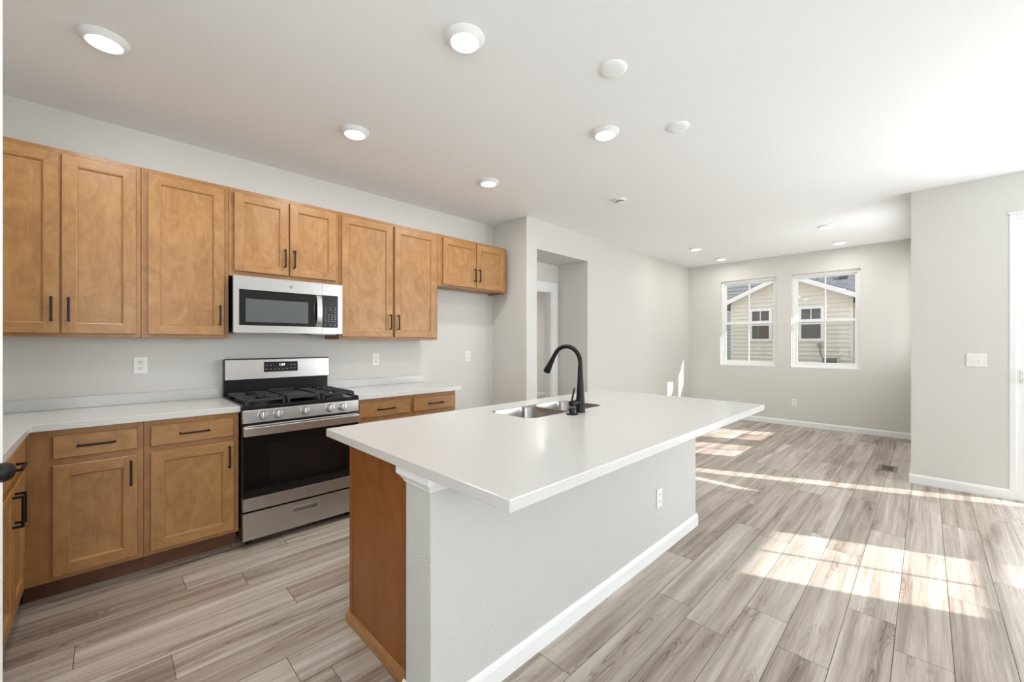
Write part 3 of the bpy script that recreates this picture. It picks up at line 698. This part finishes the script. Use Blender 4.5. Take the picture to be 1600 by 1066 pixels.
hp = [(1.172, 3.337 - 0.030*math.sin(pi*k/12)**0.5 if 0 < k < 12 else 3.337, 1.443 + k*(1.690-1.443)/12) for k in range(13)]
for p, q in zip(hp, hp[1:]): b.prism([(p[1]-0.004, p[2]), (p[1]+0.006, p[2]), (q[1]+0.006, q[2]), (q[1]-0.004, q[2])], 'x', 1.154, 1.190)
bmesh.ops.remove_doubles(b.bm, verts=b.bm.verts[:], dist=0.0002); b.smooth = True
b.done('handle', M['chrome'], dd)
emblem(dd, 0.976, 3.335, 1.738, 0.014)
b = B(); frame4(b, 1.1995, mx1, mz0, mz1, 1.2000, 1.322, 1.441, 1.696, 3.335, 3.362); pn = b.done('side_panel', M['steel'], mw)
B().box(1.2000, 1.322, 3.337, 3.360, 1.441, 1.696).done('keypad', M['enamel'], pn, bevel=0.002)
for z, n in [(1.600, 3), (1.584, 3), (1.563, 2), (1.543, 4), (1.526, 4), (1.509, 4), (1.492, 4), (1.463, 3)]:
    for k in range(n):
        x = 1.226 + k*(0.075/(max(n, 2)-1)); B().box(x-0.004, x+0.004, 3.3362, 3.3372, z-0.0022, z+0.0022).done('button', M['print'], pn)
for x0 in (mx0+0.02, mx1-0.22):
    B().box(x0, x0+0.20, 3.40, 3.60, mz0-0.006, mz0+0.006).done('grease_filter', M['steel'], mw, bevel=0.002)

# ------------------------------------------------------------------ outlets and switches
def outlet(label, mtx, u, z, group='duplex outlets on the walls'):
    o = thing('electrical_outlet', label, 'outlet', mtx @ Vector((u, 0.003, z)), group)
    B().box(u-0.036, u+0.036, 0.0, 0.006, z-0.058, z+0.058).done('plate', M['plastic'], o, mtx, bevel=0.0025)
    for s in (1, -1):
        cz = z + s*0.020
        r = B().box(u-0.017, u+0.017, 0.005, 0.0078, cz-0.0145, cz+0.0145).done('receptacle', M['plastic'], o, mtx, bevel=0.002)
        b = B(); b.box(u-0.0085, u-0.0055, 0.0077, 0.0082, cz-0.001, cz+0.008); b.box(u+0.0055, u+0.0085, 0.0077, 0.0082, cz-0.001, cz+0.008); b.box(u-0.0026, u+0.0026, 0.0077, 0.0082, cz-0.0095, cz-0.004)
        b.done('slots', M['slot'], r, mtx)
    B().lathe([(0, 0), (0.003, 0), (0.0025, 0.0012), (0, 0.0014)], (u, 0.006, z), 12, (0, 1, 0)).done('screw', M['plastic'], o, mtx)
    return o
outlet('white outlet on the kitchen wall above the long corner countertop', KW, 0.159, 1.168)
outlet('white outlet on the kitchen wall above the short countertop beyond the stove', KW, 1.841, 1.163)
outlet('white outlet on the wall of the empty fridge space', KW, 2.965, 1.167)
outlet('white outlet on the textured side of the island', face('-y', 1.175), 2.450, 0.352)
outlet('white outlet low on the wall under the two windows', face('-x', 7.83), 1.487, 0.372)
sw = thing('light_switch', 'white double light switch on the grey wall by the sliding door', 'light switch', (5.407, -0.306, 1.17)); mt = face('-x', 5.41)
B().box(-0.366, -0.246, 0, 0.006, 1.112, 1.228).done('plate', M['plastic'], sw, mt, bevel=0.0025)
for u, tl in ((-0.283, 0.006), (-0.329, -0.006)):
    b = B(); b.box(u-0.0055, u+0.0055, 0.005, 0.007, 1.156, 1.184); b.box(u-0.004, u+0.004, 0.006, 0.016, 1.170+tl-0.005, 1.170+tl+0.005)
    b.done('toggle', M['plastic'], sw, mt, bevel=0.0012)

# floor register ---------------------------------------------------------
fr = thing('floor_register', 'bronze metal floor register set into the planks near the wall corner', 'vent', (5.842, 0.290, 0))
b = B(); rx, ry = 5.842, 0.290
b.box(rx-0.135, rx+0.135, ry-0.075, ry-0.045, 0.0, 0.004); b.box(rx-0.135, rx+0.135, ry+0.045, ry+0.075, 0, 0.004); b.box(rx-0.135, rx-0.10, ry-0.045, ry+0.045, 0, 0.004); b.box(rx+0.10, rx+0.135, ry-0.045, ry+0.045, 0, 0.004)
b.done('frame', M['register'], fr, bevel=0.0015)
B().box(rx-0.10, rx+0.10, ry-0.045, ry+0.045, 0.0, 0.001).done('duct', M['slot'], fr)
for k in range(7):
    x = rx - 0.087 + k*0.029; B().box(x-0.003, x+0.003, ry-0.045, ry+0.045, 0.001, 0.0035).done('slat', M['register'], fr)

# ------------------------------------------------------------------ ceiling fittings
def downlight(x, y, label, group, watts):
    o = thing('ceiling_light', label, 'ceiling light', (x, y, CE), group)
    B().lathe([(0.0, -0.001), (0.094, -0.001), (0.0945, -0.004), (0.090, -0.008), (0.078, -0.018), (0.069, -0.025), (0.066, -0.026), (0.064, -0.022), (0.0, -0.022)], (x, y, CE), 48).done('trim', M['trim'], o)
    B().lathe([(0.064, -0.0225), (0.060, -0.0262), (0.0, -0.0275)], (x, y, CE), 40).done('lens', M['lens'], o)
    l = bpy.data.lights.new('lamp', 'AREA'); l.shape = 'DISK'; l.size = 0.125; l.energy = watts; l.color = (1, 0.985, 0.955)
    lo = bpy.data.objects.new('lamp', l); COL.objects.link(lo); lo.parent = o; lo.location = (0, 0, -0.032)
GL = 'round recessed ceiling lights'
for x, y, lab, w in [(-0.01, 2.722, 'round lit ceiling light above the corner cabinets', 6), (1.193, 1.523, 'round lit ceiling light over the stove end of the island', 4),
                  (1.190, 2.718, 'round lit ceiling light above the aisle in front of the stove', 6), (2.404, 1.534, 'round lit ceiling light over the island beside the sink', 4),
                  (2.402, 2.728, 'round lit ceiling light in front of the fridge space', 6),
                  (6.30, 2.445, 'round lit ceiling light in the dining nook nearer the island, along the wall without windows', 2.6), (7.36, 2.436, 'round lit ceiling light in the nook corner where the long wall meets the window wall', 2.6),
                  (6.232, 0.862, 'largest round lit ceiling light in the dining nook, toward the sliding door', 2.6), (7.347, 0.864, 'round lit ceiling light close above the window nearest the grey wall corner', 2.6)]:
    downlight(x, y, lab, GL, w)
for x, y, lab in [(1.877, 1.150, 'blank round white ceiling cover plate nearer the camera'), (2.684, 1.157, 'blank round white ceiling cover plate farther along the island')]:
    o = B().lathe([(0.0, 0.0), (0.070, 0.0), (0.070, -0.004), (0.064, -0.009), (0.045, -0.0115), (0.0, -0.012)], (x, y, CE), 48).done('ceiling_cover_plate', M['ceiling'])
    tag(o, lab, 'cover plate', 'ceiling cover plates')
sd = thing('smoke_detector', 'small round white smoke detector on the ceiling beyond the island', 'smoke detector', (3.635, 2.147, CE))
B().lathe([(0, 0), (0.062, 0), (0.062, -0.010), (0.056, -0.018), (0.044, -0.020), (0.0, -0.020)], (3.635, 2.147, CE), 40).done('base', M['plastic'], sd)
B().lathe([(0.0, -0.019), (0.036, -0.019), (0.036, -0.029), (0.0, -0.029)], (3.635, 2.147, CE), 40).done('sensing_gap', M['slot'], sd)
B().lathe([(0.0, -0.029), (0.041, -0.029), (0.042, -0.036), (0.036, -0.042), (0.0, -0.043)], (3.635, 2.147, CE), 40).done('cover', M['plastic'], sd)

# ------------------------------------------------------------------ outdoors: the neighbouring house
NX = 17.0
nh = thing('neighbor_house', 'cream lap-sided house with a white trimmed gable seen through the windows', 'house', (NX+2, 3.45, -0.1))
PK, SL = 3.46, 0.455; zpk = 3.70; ya, yb = 1.65, 5.27
def rake(y): return zpk - SL*abs(y-PK)
b = B(); ex = 0.145; z = -0.1
while z < zpk:
    z1 = min(z+ex, zpk); top = z1 - 0.02
    def lim(zz): s = max(0.0, (zpk-zz)/SL); return max(ya, PK-s), min(yb, PK+s)
    a0, a1 = lim(z); c0, c1 = lim(z1)
    b.bm.faces.new([b.bm.verts.new(p) for p in ((NX-0.036, a0, z), (NX-0.036, a1, z), (NX, c1, z1), (NX, c0, z1))])
    b.bm.faces.new([b.bm.verts.new(p) for p in ((NX-0.036, a0, z), (NX-0.036, a1, z), (NX, a1, z), (NX, a0, z))])
    z = z1
b.box(NX, NX+6, ya, yb, -0.1, rake(ya)-0.15)
b.done('siding_wall', M['siding'], nh)
# gable roof body and its own overhang, rake boards
b = B()
for s in (-1, 1):
    y1 = PK + s*2.25
    b.prism([(PK, zpk+0.12), (PK, zpk-0.02), (y1, rake(y1)-0.02), (y1, rake(y1)+0.12)], 'x', NX-0.28, NX+6)
b.done('gable_roof', M['shingle'], nh)
b = B()
for s in (-1, 1):
    y1 = PK + s*2.27
    b.prism([(PK, zpk+0.09), (PK, zpk-0.075), (y1, rake(y1)-0.075), (y1, rake(y1)+0.09)], 'x', NX-0.31, NX-0.28)
b.done('rake_board', M['ext_trim'], nh)
b = B()
for s in (-1, 1):
    y1 = PK + s*2.25
    b.prism([(PK, zpk-0.02), (PK, zpk-0.03), (y1, rake(y1)-0.03), (y1, rake(y1)-0.02)], 'x', NX-0.27, NX-0.01)
b.done('soffit', M['siding'], nh)
for y in (ya, yb-0.10): B().box(NX-0.03, NX+0.10, y, y+0.10, -0.1, rake(ya)-0.1).done('corner_board', M['siding'], nh)
for y0, y1 in ((2.40, 3.11), (3.24, 3.80+0.0), (3.905, 4.62)):
    b = B(); t = 0.085; z0, z1 = 1.40, 2.58; frame4x = [(y0, y0+t, z0, z1), (y1-t, y1, z0, z1), (y0+t, y1-t, z0, z0+t), (y0+t, y1-t, z1-t, z1), (y0+t, y1-t, 1.965, 2.02)]
    for q in frame4x: b.box(NX-0.075, NX-0.005, *q)
    wn = b.done('window', M['ext_trim'], nh)
    B().box(NX-0.050, NX-0.042, y0+t, y1-t, z0+t, z1-t).done('pane', M['darkpane'], wn)
    b = B(); ym = (y0+y1)/2; b.box(NX-0.062, NX-0.050, ym-0.012, ym+0.012, 2.02, z1-t); b.box(NX-0.062, NX-0.050, y0+t, y1-t, 2.12, 2.144)
    b.done('grid', M['ext_trim'], wn)
# the taller main roof behind, and the grey wall beyond it on the other side
b = B(); b.prism([(NX-0.2, 2.72), (NX+7.5, 6.3), (NX+7.5, 6.15), (NX-0.2, 2.60)], 'y', -3.0, 1.45); b.prism([(NX+0.3, 2.952), (NX+7.5, 6.3), (NX+7.5, 6.15), (NX+0.3, 2.83)], 'y', 1.45, 4.1); b.done('main_roof', M['shingle'], nh)
b = B(); b.box(NX+0.35, NX+5.8, -3.0, ya, -0.1, 2.62); b.done('side_wall', M['siding'], nh)
b = B(); b.box(NX-0.2, NX+0.35, -3.0, ya-0.02, 2.52, 2.60); b.done('eave_soffit', M['soffit'], nh)
b = B(); b.tube([(NX+2.0, 2.84, 3.6), (NX+2.0, 2.84, 3.98)], 0.035, 12); b.done('vent_pipe', M['meter'], nh)
b = B(); b.prism([(NX+1.75, 3.60), (NX+1.75, 3.70), (NX+2.05, 3.86), (NX+2.05, 3.72)], 'y', 1.98, 2.22); b.done('roof_vent', M['slot'], nh)
gh = thing('neighbor_house', 'taller grey lap-sided house behind the cream gable', 'house', (24, 9, -0.1))
b = B(); z = -0.1
while z < 7.0:
    b.bm.faces.new([b.bm.verts.new(p) for p in ((23.94, 4.6, z), (23.94, 14, z), (24.0, 14, z+0.17), (24.0, 4.6, z+0.17))])
    b.bm.faces.new([b.bm.verts.new(p) for p in ((23.94, 4.6, z), (23.94, 14, z), (24.0, 14, z), (24.0, 4.6, z))]); z += 0.17
b.box(24.0, 27, 4.6, 14, -0.1, 7.0); b.done('siding_wall', M['siding2'], gh)

ac = thing('air_conditioner', 'outdoor air conditioner unit standing against the cream siding', 'air conditioner', (16.35, 2.12, -0.1))
B().box(16.08, 16.62, 1.93, 2.33, -0.1, 0.90).done('housing', M['acmetal'], ac, bevel=0.02)
b = B()
for k in range(13): y = 1.965 + k*0.028; b.box(16.06, 16.08, y-0.008, y+0.008, -0.02, 0.86)
b.done('grille', M['acgrille'], ac)
eb = thing('disconnect_box', 'small grey electrical box with a hanging cable on the cream siding', 'electrical box', (NX-0.1, 2.52, 1.2))
B().box(NX-0.15, NX-0.08, 2.455, 2.575, 1.17, 1.33).done('housing', M['meter'], eb, bevel=0.01)
B().tube([(NX-0.11, 2.50, 1.18), (NX-0.12, 2.495, 1.02), (NX-0.14, 2.44, 0.86), (NX-0.2, 2.38, 0.72), (NX-0.35, 2.33, 0.6)], 0.016, 10).done('cable', M['acgrille'], eb)
o = B().box(-20, 45, -40, 40, -0.25, -0.12).done('ground', M['gravel']); o['kind'] = 'structure'
